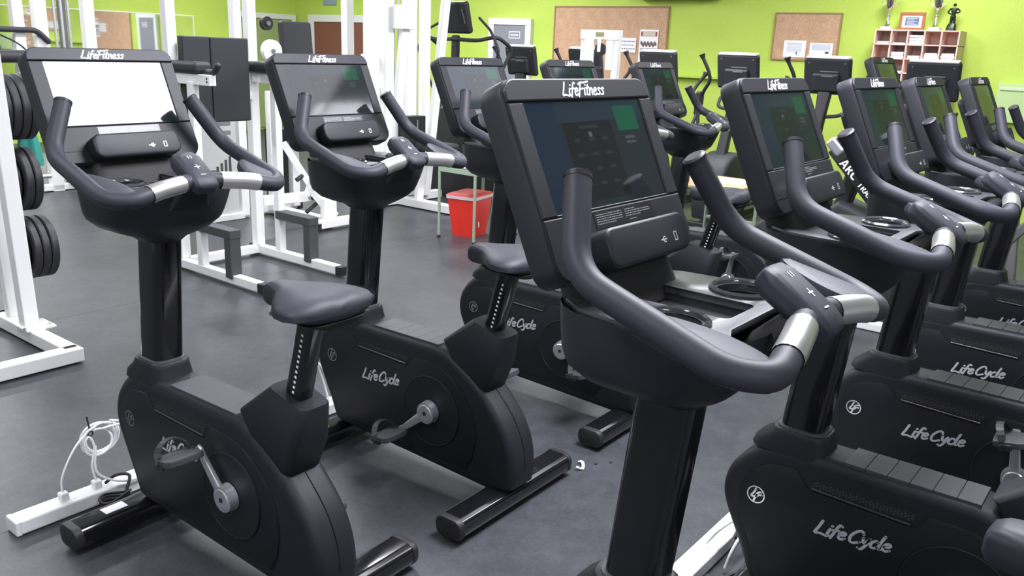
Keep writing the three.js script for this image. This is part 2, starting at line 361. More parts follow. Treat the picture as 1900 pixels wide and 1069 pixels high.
  mesh('phone_recess', [plan(rect(-.064, .064, -.422, -.198, .02), 1.158, .004), stack([[1.16, .063, .111, .02, 0, -.31], [1.186, .062, .11, .02, 0, -.31]], false, false)], M.trayGloss, trayM);
  for (const s of [-1, 1]) {
    const pf = [[.0505, -.006], [.0515, .006], [.0535, .0125], [.058, .0155], [.063, .011], [.0645, .0]].map(([r, y]) => new THREE.Vector2(r, y));
    const lg = new THREE.LatheGeometry(pf, 32); lg.translate(s * .133, 1.182, -.265);
    mesh('cup_holder', clean(toCreasedNormals(lg, 40 * R)), M.trayGloss, b);
    const wf = [[.001, -.085], [.044, -.085], [.0485, -.08], [.0512, .0]].map(([r, y]) => new THREE.Vector2(r, y)); const wg = new THREE.LatheGeometry(wf, 32); wg.translate(s * .133, 1.182, -.265);
    mesh('cup_well', clean(toCreasedNormals(wg, 40 * R)), M.dark, b);
  }
  // --- console ---
  const hs = rect(-.232, .232, -.32, .045, .036);
  const hg = extrude(shapeOf(hs), .056, .008, 3); hg.translate(0, 0, -.056);
  const back = extrude(shapeOf(rect(-.15, .15, -.29, -.04, .03)), .05, .012, 2); back.translate(0, 0, -.098);
  mesh('console_housing', [onFace(clean(toCreasedNormals(hg, 35 * R))), onFace(back)], M.housing, b);
  const hd = extrude(shapeOf([[-.229, .0015], [.229, .0015], [.229, .012], ...circleArc(.229 - .032, .012, .032, .03, 0, 90), ...circleArc(-.229 + .032, .012, .032, .03, 90, 180), [-.229, .012]]), .01, .003, 2); hd.translate(0, 0, -.004);
  const hdM = mesh('console_header', onFace(hd), M.header, b);
  const lt = lettering('LifeFitness', .134, .025, .34, .07); lt.translate(0, .02, .0066); mesh('brand_lettering', onFace(lt), M.printWhite, hdM);
  for (const s of [-1, 1]) { const g = extrude(shapeOf(s < 0 ? rect(-.229, -.187, -.203, -.0005) : rect(.187, .229, -.203, -.0005)), .009, .0025, 1); g.translate(0, 0, -.004); mesh('screen_bezel', onFace(g), M.facePanel, b); }
  { const g = new THREE.PlaneGeometry(.374, .2); g.translate(0, -.1015, .0012); mesh('screen', onFace(g), screenDim, b); }
  { const g = extrude(shapeOf(rect(-.187, .187, -.2035, -.2005)), .006, .001, 1); g.translate(0, 0, -.002); mesh('screen_lip', onFace(g), M.facePanel, b); }
  const lp = extrude(shapeOf([[-.229, -.205], [.229, -.205], [.229, -.285], ...circleArc(.229 - .034, -.283, .034, .034, 0, -90), ...circleArc(-.229 + .034, -.283, .034, .034, -90, -180), [-.229, -.285]].reverse()), .009, .0025, 2); lp.translate(0, 0, -.004);
  const lpM = mesh('lower_panel', onFace(lp), M.facePanel, b);
  { const g = new THREE.PlaneGeometry(.2, .032); g.translate(.012, -.2245, .0056); mesh('printed_notice', onFace(g), printMat, lpM); }
  const lw = extrude(shapeOf(rect(-.138, .138, -.318, -.245, .024)), .05, .006, 3); lw.translate(0, 0, .003);
  const lM = mesh('reading_ledge', onFace(clean(toCreasedNormals(lw, 40 * R))), M.facePanel, b);
  { const ic = [ribbon([[.03, -.29], [.05, -.29]], .0012), ribbon([[.036, -.29], [.041, -.2855], [.046, -.2855]], .0011), ribbon([[.036, -.29], [.041, -.2945], [.046, -.2945]], .0011), ribbon([[.08, -.297], [.08, -.281], [.089, -.281], [.089, -.297], [.08, -.297]], .0011, 1)];
    const g = join(ic); g.translate(0, 0, .0534); mesh('port_symbol', onFace(g), M.print, lM); }
  mesh('console_neck', [loft([rr(.14, .06, .04).map(([x, z]) => [x, 1.165, -.44 + z]), rr(.135, .055, .04).map(([x, z]) => [x, 1.23, -.47 + z]), rr(.13, .045, .03).map(([x, z]) => [x, 1.29, -.5 + z])])], M.dark, b);
  // --- handlebar ---
  const bpts = (s) => [[s * .2016, 1.4123, -.4244], [s * .276, 1.272, -.366], [s * .283, 1.186, -.098], [s * .236, 1.178, -.045], [s * .14, 1.198, -.06], [s * .02, 1.21, -.088]];
  for (const s of [-1, 1]) {
    mesh('handlebar', pipe(bpts(s), .0235, .055, 16, false), M.rubber, b);
    const d = V(s * .2016, 1.4123, -.4244), e = V(s * .276, 1.272, -.366), n = d.clone().sub(e).normalize();
    const p0 = d.clone().addScaledVector(n, -.004), p1 = d.clone().addScaledVector(n, .004), p2 = d.clone().addScaledVector(n, .0075);
    mesh('grip_end_cap', [rod(p0.toArray(), p1.toArray(), .0243, .0243, 20), rod(p1.toArray(), p2.toArray(), .0243, .018, 20)], M.header, b);
    // palm rest between bar and tray
    const pp = smooth([[.29, -.26], [.258, -.262], [.226, -.232], [.2, -.178], [.19, -.125], [.198, -.075], [.23, -.042], [.262, -.052], [.29, -.1], [.298, -.18]], 3, true).slice(0, -1).map(([x, z]) => [s * x, z]);
    const pg = plan(s > 0 ? pp.reverse() : pp, -.022, .04, .016); pg.rotateX(13 * R); // follows the bar down to the back
    pg.translate(0, 1.262 - .0, 0); const q = pg.attributes.position; let ysum = 0; for (let i = 0; i < q.count; i++) ysum += q.getY(i); pg.translate(0, 1.196 - ysum / q.count, 0);
    // keep plan position after the tilt
    let zs = 0; for (let i = 0; i < q.count; i++) zs += q.getZ(i); pg.translate(0, 0, -.145 - zs / q.count);
    mesh('palm_rest', pg, M.rubber, b);
    mesh('pulse_sensor', pipe([[s * .176, 1.1905, -.0545], [s * .14, 1.198, -.06], [s * .062, 1.205, -.078]], .0254, .02, 16, false), M.steel, b);
  }
  const podG = loft([[-.078, .022, .012], [-.072, .036, .02], [-.05, .044, .026], [0, .042, .026], [.04, .044, .025], [.066, .038, .02], [.074, .022, .012]].map(([z, hx, hy]) => rr(hx, hy, Math.min(hx, hy) * .75).map(([x, y]) => [x, y, z])).reverse(), true, true, 60);
  podG.rotateX(33 * R); podG.translate(0, 1.226, -.108); const pod = mesh('control_pod', podG, M.rubber, b);
  { const ic = [ribbon([[-.008, 0], [.008, 0]], .0016), ribbon([[0, -.008], [0, .008]], .0016), ribbon([[-.007, -.034], [.007, -.034]], .0016), ribbon([[-.005, .038], [-.005, .048]], .0014), ribbon([[.004, .038], [.004, .048]], .0014)];
    const g = join(ic); g.rotateX(-Math.PI / 2); g.translate(0, .0268, 0); g.rotateX(33 * R); g.translate(0, 1.226, -.108); mesh('button_mark', g, M.printWhite, pod); }
  mesh('stem_cover', [loft([rr(.07, .03, .02).map(([x, z]) => [x, 1.12, -.17 + z]), rr(.05, .03, .02).map(([x, z]) => [x, 1.17, -.14 + z]), rr(.035, .025, .02).map(([x, z]) => [x, 1.205, -.11 + z])])], M.dark, b);
  // --- seat tower, post, saddle (axis leans back 15 degrees) ---
  const A = 15 * R, tilt = (g) => { g.rotateX(A); g.translate(0, .66, .325); return g; };
  mesh('seat_tower', tilt(loft([[-.27, .035, -.02, .05, .02], [-.21, .064, -.08, .076, .026], [-.12, .071, -.165, .084, .026], [.0, .055, -.078, .08, .026], [.006, .051, -.074, .076, .024]].map(([y, hx, z0, z1, r]) => rr(hx, (z1 - z0) / 2, r).map(([x, z]) => [x, y, (z0 + z1) / 2 + z])), true, true, 45)), M.shroud, b);
  const seat = mesh('seat_post', tilt(stack([[-.1, .027, .033, .014], [.255, .027, .033, .014]])), M.gloss, b);
  const hol = []; for (let i = 0; i < 12; i++) hol.push(tilt(box(.002, .0065, .0075, -.0272, .012 + i * .0165, .004, 0)));
  mesh('adjustment_mark', join(hol), M.printWhite, seat);
  const sec = [[.176, .02, .014, .928], [.183, .032, .028, .93], [.2, .038, .035, .932], [.235, .045, .037, .934], [.265, .058, .037, .936], [.3, .09, .038, .938], [.335, .122, .038, .94], [.375, .146, .038, .941], [.415, .15, .037, .941], [.445, .136, .034, .938], [.462, .104, .026, .935], [.47, .06, .014, .932]];
  const sad = loft(sec.map(([z, w, h, y]) => Array.from({ length: 28 }, (_, i) => {
    const a = i / 28 * 2 * Math.PI, c = Math.cos(a), s = Math.sin(a), p = (v, e) => Math.sign(v) * Math.abs(v) ** e;
    let yy = y + h * p(s, .62); const xx = w * p(c, .72);
    if (s > 0 && z > .26) yy -= .007 * Math.exp(-((xx / .018) ** 2));
    if (s > 0) yy -= .012 * (Math.abs(xx) / .15) ** 2; else yy += .016 * (Math.abs(xx) / .15) ** 2;
    return [xx, yy, z + .04];
  })).reverse(), true, true, 60);
  const sd = mesh('saddle', sad, M.saddle, b);
  mesh('saddle_base', [stack([[.892, .06, .09, .03, 0, .41], [.91, .1, .1, .04, 0, .41]])], M.dark, sd);
  // --- cranks and pedals ---
  for (const s of [-1, 1]) {
    const arm = loft([[-.014, .019, .006], [.0, .024, .008], [.03, .018, .0075], [.145, .0125, .0065], [.166, .015, .0065], [.178, .01, .005]].map(([y, hz, hx]) => rr(hx, hz, .004).map(([x, z]) => [x, y, z])), true, true, 40);
    const c = mesh('crank', [arm, rod([s * -.02, 0, 0], [s * .008, 0, 0], .044, .04, 28), rod([s * .008, 0, 0], [s * .011, 0, 0], .034, .03, 24)], M.alu, b, [s * .106, .3, .1], [0, 0, 0]);
    c.userData.side = s;
    mesh('axle_bolt', rod([s * .009, 0, 0], [s * .0125, 0, 0], .008, .008, 12), M.black, c);
    const pm = mesh('pedal', [plan(smooth([[-.05, -.045], [.05, -.05], [.052, 0], [.05, .05], [-.05, .045], [-.056, 0]], 3, true).slice(0, -1).map(([x, z]) => [x, z]), -.011, .022, .005), rod([-s * .075, 0, 0], [s * .02, 0, 0], .007)], M.pad, c, [s * .07, .165, 0], [-c.rotation.x, 0, 0]);
    const strap = []; const arc = []; for (let i = 0; i <= 12; i++) { const a = i / 12 * Math.PI; arc.push([.054 * Math.cos(a) * -s, -.006 + .062 * Math.sin(a) ** .8]); }
    for (let i = 0; i < 12; i++) strap.push(bar([arc[i][0], arc[i][1], -.01 - .02 * Math.sin(i / 12 * Math.PI)], [arc[i + 1][0], arc[i + 1][1], -.01 - .02 * Math.sin((i + 1) / 12 * Math.PI)], .022, .003, 0, V(0, 1, .001)));
    strap.push(box(.012, .02, .034, s * .054, -.008, -.008, .003));
    mesh('toe_strap', join(strap), M.black, c, [s * .07, .165, 0], [-c.rotation.x, 0, 0]);
  }
  // --- stabilisers ---
  for (const [z, w] of [[.416, .315], [-.44, .3]]) {
    const ring = (x, k = 1) => rr(.056 * k, .038 * k, .03 * k).map(([a, y]) => [x, .052 + y, z + a]);
    const st = mesh(z > 0 ? 'rear_stabilizer' : 'front_stabilizer', loft([ring(-w), ring(w)], true, true), M.gloss, b);
    for (const s of [-1, 1]) {
      const L = [ring(s * (w - .004), 1.03), ring(s * (w + .012), 1.03), ring(s * (w + .02), .96), ring(s * (w + .022), .86)]; if (s < 0) L.reverse();
      mesh('end_cap', loft(L, true, true, 30), M.black, st);
      mesh('levelling_foot', rod([s * (w - .04), 0, z], [s * (w - .04), .018, z], .022, .018, 16), M.black, st);
    }
    if (z < 0) {
      for (const s of [-1, 1]) mesh('transport_wheel', rod([s * .2 - .012, .03, z - .058], [s * .2 + .012, .03, z - .058], .03, .03, 20), M.black, st);
      mesh('rating_label', box(.075, .0008, .042, -.165, .0905, z, 0), M.paper, st);
    }
  }
  return b;
}
function circleArc(cx, cy, rx, ry, a0, a1, k = 6) { return Array.from({ length: k + 1 }, (_, i) => { const a = (a0 + (a1 - a0) * i / k) * R; return [cx + rx * Math.cos(a), cy + ry * Math.sin(a)]; }); }

const bikeProto = makeBike();
function placeBike(x, z, yaw, crank, seatUp, screenMat, label) {
  const b = bikeProto.clone(); b.name = numbered('exercise_bike'); scene.add(b); b.position.set(x, 0, z); b.rotation.y = yaw * R;
  b.userData = {}; tag(b, label, 'exercise bike', 'upright exercise bikes in two rows');
  b.traverse((o) => {
    if (o.name === 'screen') o.material = screenMat;
    if (o.name === 'crank') { const s = o.userData.side; delete o.userData.side; o.rotation.x = crank * R + (s > 0 ? Math.PI : 0); for (const c of o.children) if (c.name !== 'axle_bolt') c.rotation.x = -o.rotation.x + (c.name === 'pedal' || c.name === 'toe_strap' ? -12 * R : 0); }
    if (o.name === 'saddle' || o.name === 'seat_post') { o.position.y += seatUp; o.position.z += seatUp * .27; }
  });
  return b;
}
placeBike(0, 0, 1.29, -42, .01, screenOn, 'black exercise bike with glare-white screen, beside a power strip with coiled white cords');
placeBike(.845, .011, .79, -130, -.015, screenOn, 'black exercise bike with pinkish console header, second bike from the weight plate rack');
placeBike(1.752, -.016, .41, 108, 0, screenBlue, 'black exercise bike with bluish screen, in front of the red bin');
placeBike(2.615, -.037, .79, 140, 0, screenDim, 'black exercise bike fourth along the row from the plate rack, mostly hidden behind consoles');
placeBike(3.503, -.013, .72, 8, 0, screenDim, 'black exercise bike at the end of the front row, next to the school desk');
placeBike(-.018, 1.779, -1.05, -60, 0, screenOn, 'large black exercise bike with blue and green menu on screen and shiny pulse grips');
placeBike(.928, 1.781, -.46, 150, 0, screenDim, 'black exercise bike with round emblem on its flank, white power strip at its foot');
placeBike(1.783, 1.797, -2, -8, 0, screenDim, 'black exercise bike in the rear row with bright honeycomb vent grille lit');
placeBike(2.634, 1.783, -.4, 30, 0, screenDim, 'black exercise bike fourth in the rear row, second from the ARC machine');
placeBike(3.556, 1.809, -.07, 60, 0, screenDim, 'black exercise bike at the far end of the rear row, nearest the trophy shelf');
// ================= far wall and left wall fittings =================
const flat = (w, h, tex, mat) => std(0xffffff, .8, 0, { map: tex });
function frameZ(name, x, z0, z1, y0, y1, w, d, mat, parent) { // rectangular frame on a wall x = const, facing -x
  const zc = (z0 + z1) / 2, yc = (y0 + y1) / 2;
  return mesh(name, [box(d, w, z1 - z0, x, y1 - w / 2, zc, .003), box(d, w, z1 - z0, x, y0 + w / 2, zc, .003), box(d, y1 - y0 - 2 * w, w, x, yc, z0 + w / 2, .003), box(d, y1 - y0 - 2 * w, w, x, yc, z1 - w / 2, .003)], mat, parent);
}
const wallBoxUV = (g, k) => { const p = g.attributes.position, u = g.attributes.uv; for (let i = 0; i < p.count; i++) u.setXY(i, (p.getZ(i) + p.getX(i)) / k, p.getY(i) / k); return g; };
{ // cork boards
  const t = thing('cork_board', 'large cork notice board in a thin dark frame, with a notice and a club poster', 'notice board', [9, 0, 0]);
  mesh('cork_panel', wallBoxUV(new THREE.BoxGeometry(.014, 1.04, 1.8), .5), M.cork, t, [-.011, 1.69, -4.39]);
  frameZ('board_frame', -.014, -5.31, -3.47, 1.16, 2.215, .022, .024, M.frameWood, t);
  const u = thing('cork_board', 'small cork notice board holding two white sheets, next to the pigeonhole shelf', 'notice board', [9, 0, 0]);
  mesh('cork_panel', wallBoxUV(new THREE.BoxGeometry(.014, .54, .78), .5), M.cork, u, [-.011, 1.872, -1.645]);
  frameZ('board_frame', -.014, -2.045, -1.245, 1.595, 2.145, .018, .024, M.frameWood, u);
}
const sheetTex = (kind) => canvasTex(128, 128, (x, w, h) => {
  x.fillStyle = '#f1eff2'; x.fillRect(0, 0, w, h);
  if (kind === 0) { x.fillStyle = '#8a8c90'; for (let j = 0; j < 3; j++) { let p = 14; while (p < 112) { const k = 5 + rnd() * 10; x.fillRect(p, 26 + j * 32, k, 11); p += k + 4; } } }
  if (kind === 1) { x.fillStyle = '#c9bfae'; x.fillRect(20, 6, 88, 22); x.fillStyle = '#9a4038'; x.fillRect(8, 8, 12, 18); x.fillRect(108, 8, 12, 18); x.fillStyle = '#6a5a52'; for (let i = 0; i < 14; i++) { x.beginPath(); x.arc(14 + i * 7.6, 52 + (i % 3) * 5, 7, 0, 7); x.fill(); } x.fillStyle = '#55524e'; for (let j = 0; j < 4; j++) for (let i = 0; i < 9; i++) x.fillRect(12 + i * 12, 74 + j * 12, 7 + rnd() * 4, 8); }
  if (kind === 2) { x.fillStyle = '#aeb6c2'; for (let j = 0; j < 7; j++) x.fillRect(18, 20 + j * 11, 86, 4); x.fillStyle = '#444b55'; x.fillRect(74, 84, 6, 24); }
  if (kind === 3) { x.fillStyle = '#b9c4d6'; x.fillRect(14, 14, 100, 60); x.fillStyle = '#dfe5ee'; for (let j = 0; j < 4; j++) x.fillRect(20, 22 + j * 12, 88, 5); x.fillStyle = '#2f3238'; x.beginPath(); x.arc(98, 98, 11, 0, 7); x.fill(); }
});
function sheet(kind, z0, z1, y0, y1, label) {
  const g = new THREE.PlaneGeometry(z1 - z0, y1 - y0, 4, 1); const p = g.attributes.position; for (let i = 0; i < p.count; i++) p.setZ(i, .004 * Math.sin(p.getX(i) * 9));
  g.rotateY(-Math.PI / 2);
  solo('paper_sheet', g, flat(1, 1, sheetTex(kind)), label, 'paper', [8.974, (y0 + y1) / 2, (z0 + z1) / 2]);
}
sheet(0, -4.2, -3.93, 1.615, 1.805, 'white notice with three lines of grey text on the large cork board');
sheet(1, -3.885, -3.6, 1.5, 1.916, 'pale poster with a row of faces and a table on the large cork board');
sheet(2, -1.893, -1.62, 1.635, 1.828, 'white sheet of fine lines on the small cork board');
sheet(3, -1.577, -1.303, 1.665, 1.805, 'white sheet with a pale blue block on the small cork board');
{ // doors
  const d = struct('door_1', [box(.05, 2.0, 1.3, 8.965, 1.0, -9.935)], M.doorBrown, 'dark brown door in a white frame');
  mesh('door_frame', [box(.07, 2.05, .14, 8.96, 1.025, -10.66), box(.07, 2.05, .14, 8.96, 1.025, -9.21), box(.078, .12, 1.606, 8.96, 1.993, -9.935)], M.doorWhite, d);
  mesh('door_handle', [rod([8.93, 1.02, -9.4], [8.88, 1.02, -9.4], .011), rod([8.885, 1.02, -9.4], [8.885, 1.02, -9.53], .01)], M.chrome, d);
  const e = struct('door_2', [box(.05, 1.95, .62, 8.965, .975, -6.085)], M.doorGrey, 'grey door in a white frame with a small outlined sign');
  mesh('door_frame', [box(.07, 2.03, .1, 8.96, 1.015, -6.435), box(.07, 2.03, .1, 8.96, 1.015, -5.735), box(.078, .09, .806, 8.96, 1.988, -6.085)], M.doorWhite, e);
  const sg = [-1, 1].flatMap((s) => [box(.003, .012, .2, 8.938, 1.8 + s * .045, -5.99, 0), box(.003, .1, .012, 8.938, 1.8, -5.99 + s * .1, 0)]); for (let i = 0; i < 5; i++) sg.push(box(.003, .03, .018, 8.938, 1.8, -6.05 + i * .03, 0));
  mesh('door_sign', sg, M.printWhite, e); mesh('door_handle', [rod([8.94, 1.02, -5.85], [8.89, 1.02, -5.85], .011), rod([8.895, 1.02, -5.85], [8.895, 1.02, -5.98], .01)], M.chrome, e);
  const w = struct('window_1', [box(1.14, 1.9, .02, 8.32, 1.0, -11.17)], std(lin(.3, .38, .14), .5), 'olive green panel in a white frame');
  mesh('window_frame', [box(.08, 2.04, .06, 7.72, 1.02, -11.165), box(.08, 2.04, .06, 8.93, 1.02, -11.165), box(1.296, .09, .068, 8.325, 2.0, -11.165)], M.doorWhite, w);
}
{ const m = thing('wall_mirror', 'long wall mirror with a pale edge strip on the green wall', 'mirror', [5.2, 0, -11.2]);
  mesh('mirror_glass', box(3.4, 1.35, .012, 0, 1.235, .012, 0), M.mirror, m);
  mesh('mirror_edge', [box(3.44, .02, .02, 0, 1.92, .012), box(.02, 1.36, .02, 1.71, 1.23, .012), box(.02, 1.36, .02, -1.71, 1.23, .012), box(3.44, .02, .02, 0, .55, .012)], M.doorWhite, m); }
{ // air conditioner, ledge, heater
  const a = thing('air_conditioner', 'grey air conditioning unit high on the green wall', 'air conditioner', [9, 0, -3.35]);
  mesh('unit_case', box(.24, .3, 1.2, -.12, 2.46, 0, .03), std(lin(.42, .47, .52), .4), a);
  mesh('air_flap', box(.1, .012, 1.1, -.15, 2.305, 0, .004), M.grey, a);
  solo('wall_ledge', [box(.1, .03, 2.2, 8.95, 1.345, -2.3, .004)], M.wall, 'green painted ledge along the wall below the cork boards', 'ledge');
  const h = thing('wall_heater', 'pale green flat box on the wall right of the trophy shelf', 'heater', [9, 0, 1.25]);
  mesh('heater_panel', box(.1, .4, 1.55, -.05, 1.258, 0, .008), std(lin(.5, .68, .3), .5), h);
  mesh('heater_strip', box(.012, .03, 1.5, -.106, 1.4, 0, .003), std(lin(.6, .72, .45), .4), h);
  solo('direction_sign', [box(.03, .2, .34, 8.985, 2.32, -10.2, .005)], std(lin(.28, .36, .42), .5), 'blue grey sign plate above the brown door', 'sign');
}
{ // pigeonhole shelf and its contents
  const zL = -.775, W5 = .84, y1 = 1.955, rows = 6, ph = .148, cw = W5 / 5, xb = 8.99, dep = .29;
  const s = thing('pigeonhole_shelf', 'pale pink wooden pigeonhole shelf full of papers, on the green wall', 'shelf', [0, 0, 0]);
  mesh('back_panel', box(.008, rows * ph, W5, xb - .004, y1 - rows * ph / 2, zL + W5 / 2, 0), M.pinkWood, s);
  for (let i = 0; i <= 5; i++) mesh('upright_board', box(dep, rows * ph, .014, xb - dep / 2, y1 - rows * ph / 2, zL + i * cw, .002), M.pinkWood, s);
  for (let j = 0; j <= rows; j++) mesh('shelf_board', box(dep, .012, W5 + .014, xb - dep / 2, y1 - j * ph, zL + W5 / 2, .002), M.pinkWood, s);
  const mats = [M.paper, M.paperGrey, std(lin(.62, .58, .6), .85)];
  for (let j = 0; j < rows; j++) for (let i = 0; i < 5; i++) {
    if (rnd() < .14) continue; const n = 1 + Math.floor(rnd() * 3), g = []; let y = y1 - (j + 1) * ph + .0062;
    for (let k = 0; k < n; k++) { const h = .012 + rnd() * .028; g.push(box(.2 + rnd() * .05, h, cw - .03 - rnd() * .02, xb - .15, y + h / 2, zL + (i + .5) * cw, .002)); y += h + .0005; }
    solo('paper_stack', g, mats[Math.floor(rnd() * 3)], 'stack of papers lying in a pigeonhole of the pink shelf', 'paper stack', undefined, undefined, 'papers in the pigeonholes');
  }
  const yt = y1 + .0065;
  const cupG = (h) => { const pf = [[.001, 0], [.052, 0], [.052, .028], [.046, .03], [.03, .045], [.014, .09], [.012, .12], [.022, .128], [.022, .138], [.011, .15], [.012, .19], [.03, .205], [.044, .235], [.05, .29], [.056, .31], [.05, .308], [.04, .24], [.001, .215]].map(([r, y]) => new THREE.Vector2(r, y * h)); return clean(toCreasedNormals(new THREE.LatheGeometry(pf, 24), 40 * R)); };
  for (const [z, lab] of [[-.705, 'silver trophy cup beside the framed certificate, above the first pigeonhole column'], [-.215, 'silver trophy cup between the framed certificate and the bronze statuette']]) {
    const t = thing('trophy_cup', lab, 'trophy', [8.85, yt, z]);
    mesh('cup', cupG(1.08), M.silver, t); mesh('plinth', [box(.11, .035, .11, 0, .0175, 0, .004)], M.doorWhite, t);
    for (const q of [-1, 1]) mesh('cup_handle', tube([[0, .24, q * .04], [0, .27, q * .075], [0, .31, q * .085], [0, .325, q * .055]], .005, 16, 6), M.silver, t);
  }
  const f = thing('picture_frame', 'brown wooden picture frame with a blue certificate, standing on the pigeonhole shelf', 'picture frame', [8.87, yt, -.46]);
  f.rotation.z = 0;
  const fm = mesh('frame', [box(.02, .03, .262, 0, .172, 0), box(.02, .03, .262, 0, .015, 0), box(.02, .127, .03, 0, .0935, -.116), box(.02, .127, .03, 0, .0935, .116)], M.picture, f);
  mesh('certificate', box(.004, .127, .202, .002, .0935, 0, 0), flat(1, 1, canvasTex(128, 96, (x) => { x.fillStyle = '#f2f2f0'; x.fillRect(0, 0, 128, 96); x.fillStyle = '#5a6a84'; x.fillRect(20, 16, 88, 64); x.fillStyle = '#c7d0dc'; for (let j = 0; j < 5; j++) x.fillRect(30, 24 + j * 11, 68 - (j % 2) * 20, 4); })), f);
  void fm;
  const st = thing('statuette', 'dark bronze statuette of a standing figure on a rock, on the pigeonhole shelf', 'statuette', [8.85, yt, -.055]);
  mesh('rock_base', [stack([[0, .05, .05, .02], [.02, .048, .046, .02], [.05, .04, .042, .018], [.075, .03, .034, .015, 0, .004]])], M.bronze, st);
  mesh('figure', [rod([0, .07, -.014], [0, .15, -.012], .012, .016), rod([0, .07, .018], [0, .15, .012], .012, .016), stack([[.14, .016, .024, .014], [.18, .014, .02, .012], [.22, .02, .034, .016], [.236, .012, .02, .01]]), new THREE.SphereGeometry(.017, 14, 10).translate(0, .262, 0), tube([[0, .225, -.034], [0, .19, -.055], [-.02, .17, -.025]], .008, 12, 8), tube([[0, .225, .034], [0, .195, .058], [-.02, .18, .025]], .008, 12, 8)], M.bronze, st);
}
// ================= elliptical trainers behind the bikes (local forward = -z, console over the origin) =================
function makeElliptical() {
  const g = new THREE.Group();
  mesh('floor_frame', [bar([0, .06, -.45], [0, .06, 1.25], .08, .07), box(.55, .06, .08, 0, .04, -.42, .012), box(.5, .06, .08, 0, .04, 1.2, .012)], M.black, g);
  mesh('drive_housing', [side(smooth([[-.42, .1], [-.46, .3], [-.4, .55], [-.25, .7], [-.05, .72], [.12, .6], [.2, .35], [.18, .12]], 4), .3, .04, 3)], M.blackSoft, g);
  mesh('mast', [loft([rr(.05, .045, .02).map(([x, z]) => [x, .66, -.2 + z]), rr(.045, .04, .02).map(([x, z]) => [x, 1.1, -.06 + z]), rr(.06, .035, .02).map(([x, z]) => [x, 1.34, -.01 + z])])], M.black, g);
  const tl = (q) => { q.rotateX(-14 * R); q.translate(0, 1.48, 0); return q; };
  const con = mesh('console', [tl(box(.42, .33, .06, 0, 0, 0, .028)), tl(box(.24, .16, .05, 0, -.05, -.04, .02)), tl(box(.1, .07, .05, 0, -.17, -.03, .015))], M.blackSoft, g);
  mesh('console_trim', tl(box(.38, .014, .066, 0, .164, .002, .005)), M.doorWhite, con);
  mesh('vent_slot', [tl(box(.16, .008, .004, -.02, .045, -.0315, 0)), tl(box(.1, .01, .004, -.02, .012, -.0665, 0)), tl(rod([-.16, .12, -.032], [-.16, .12, -.028], .007)), tl(rod([.16, .12, -.032], [.16, .12, -.028], .007))], M.grey, con);
  { const s = new THREE.PlaneGeometry(.37, .22); s.translate(0, .03, .0308); mesh('screen', tl(s), screenDim, con); }
  mesh('fixed_handlebar', [pipe([[-.2, 1.22, .1], [-.17, 1.14, -.02], [0, 1.12, -.06], [.17, 1.14, -.02], [.2, 1.22, .1]], .017, .06, 10)], M.rubber, g);
  for (const s of [-1, 1]) {
    const a = mesh('swing_arm', [pipe(s > 0 ? [[.36, 1.6, -.05], [.3, 1.48, -.02], [.275, 1.38, 0], [.36, 1.27, .03], [.4, 1.1, .04], [.34, .72, -.02], [.3, .35, .3]] : [[-.36, 1.42, .32], [-.3, 1.32, .28], [-.275, 1.24, .24], [-.36, 1.16, .2], [-.4, 1.04, .14], [-.34, .72, -.02], [-.3, .35, .2]], .017, .07, 10)], M.black, g);
    mesh('arm_grip_end', [s > 0 ? rod([.352, 1.585, -.047], [.366, 1.625, -.055], .019, .031, 14) : rod([-.352, 1.405, .315], [-.366, 1.445, .33], .019, .031, 14)], M.rubber, a);
    mesh('pivot_cover', [box(.06, .14, .09, s * .39, s > 0 ? 1.2 : 1.1, s > 0 ? .035 : .17, .02)], M.black, a);
    mesh('foot_pedal', [box(.15, .03, .36, s * .2, .3, .62 + s * .12, .012), box(.15, .06, .02, s * .2, .33, .45 + s * .12, .006)], M.blackSoft, g);
    mesh('pedal_rail', [bar([s * .2, .28, .8 + s * .1], [s * .2, .3, .1], .05, .05)], M.grey, g);
    mesh('roller_wheel', [rod([s * .2 - .02, .12, 1.0], [s * .2 + .02, .12, 1.0], .05, .05, 18)], M.black, g);
  }
  return g;
}
const ellProto = makeElliptical();
for (const [z, lab] of [[-3.95, 'black elliptical trainer with tilted console in front of the grey door'], [-3.08, 'black elliptical trainer behind the white cable column'], [-2.2, 'black elliptical trainer before the club poster, right of the white cable column'], [-1.345, 'black elliptical trainer with pale top edge, before the plain green wall between the boards'], [-.5, 'black elliptical trainer before the small cork board'], [.372, 'black elliptical trainer with wide pale top edge, before the pigeonhole shelf']]) {
  const e = ellProto.clone(); e.name = numbered('elliptical_trainer'); e.position.set(6.5, 0, z); e.rotation.y = 90 * R; scene.add(e); tag(e, lab, 'elliptical', 'elliptical trainers in front of the far wall');
}
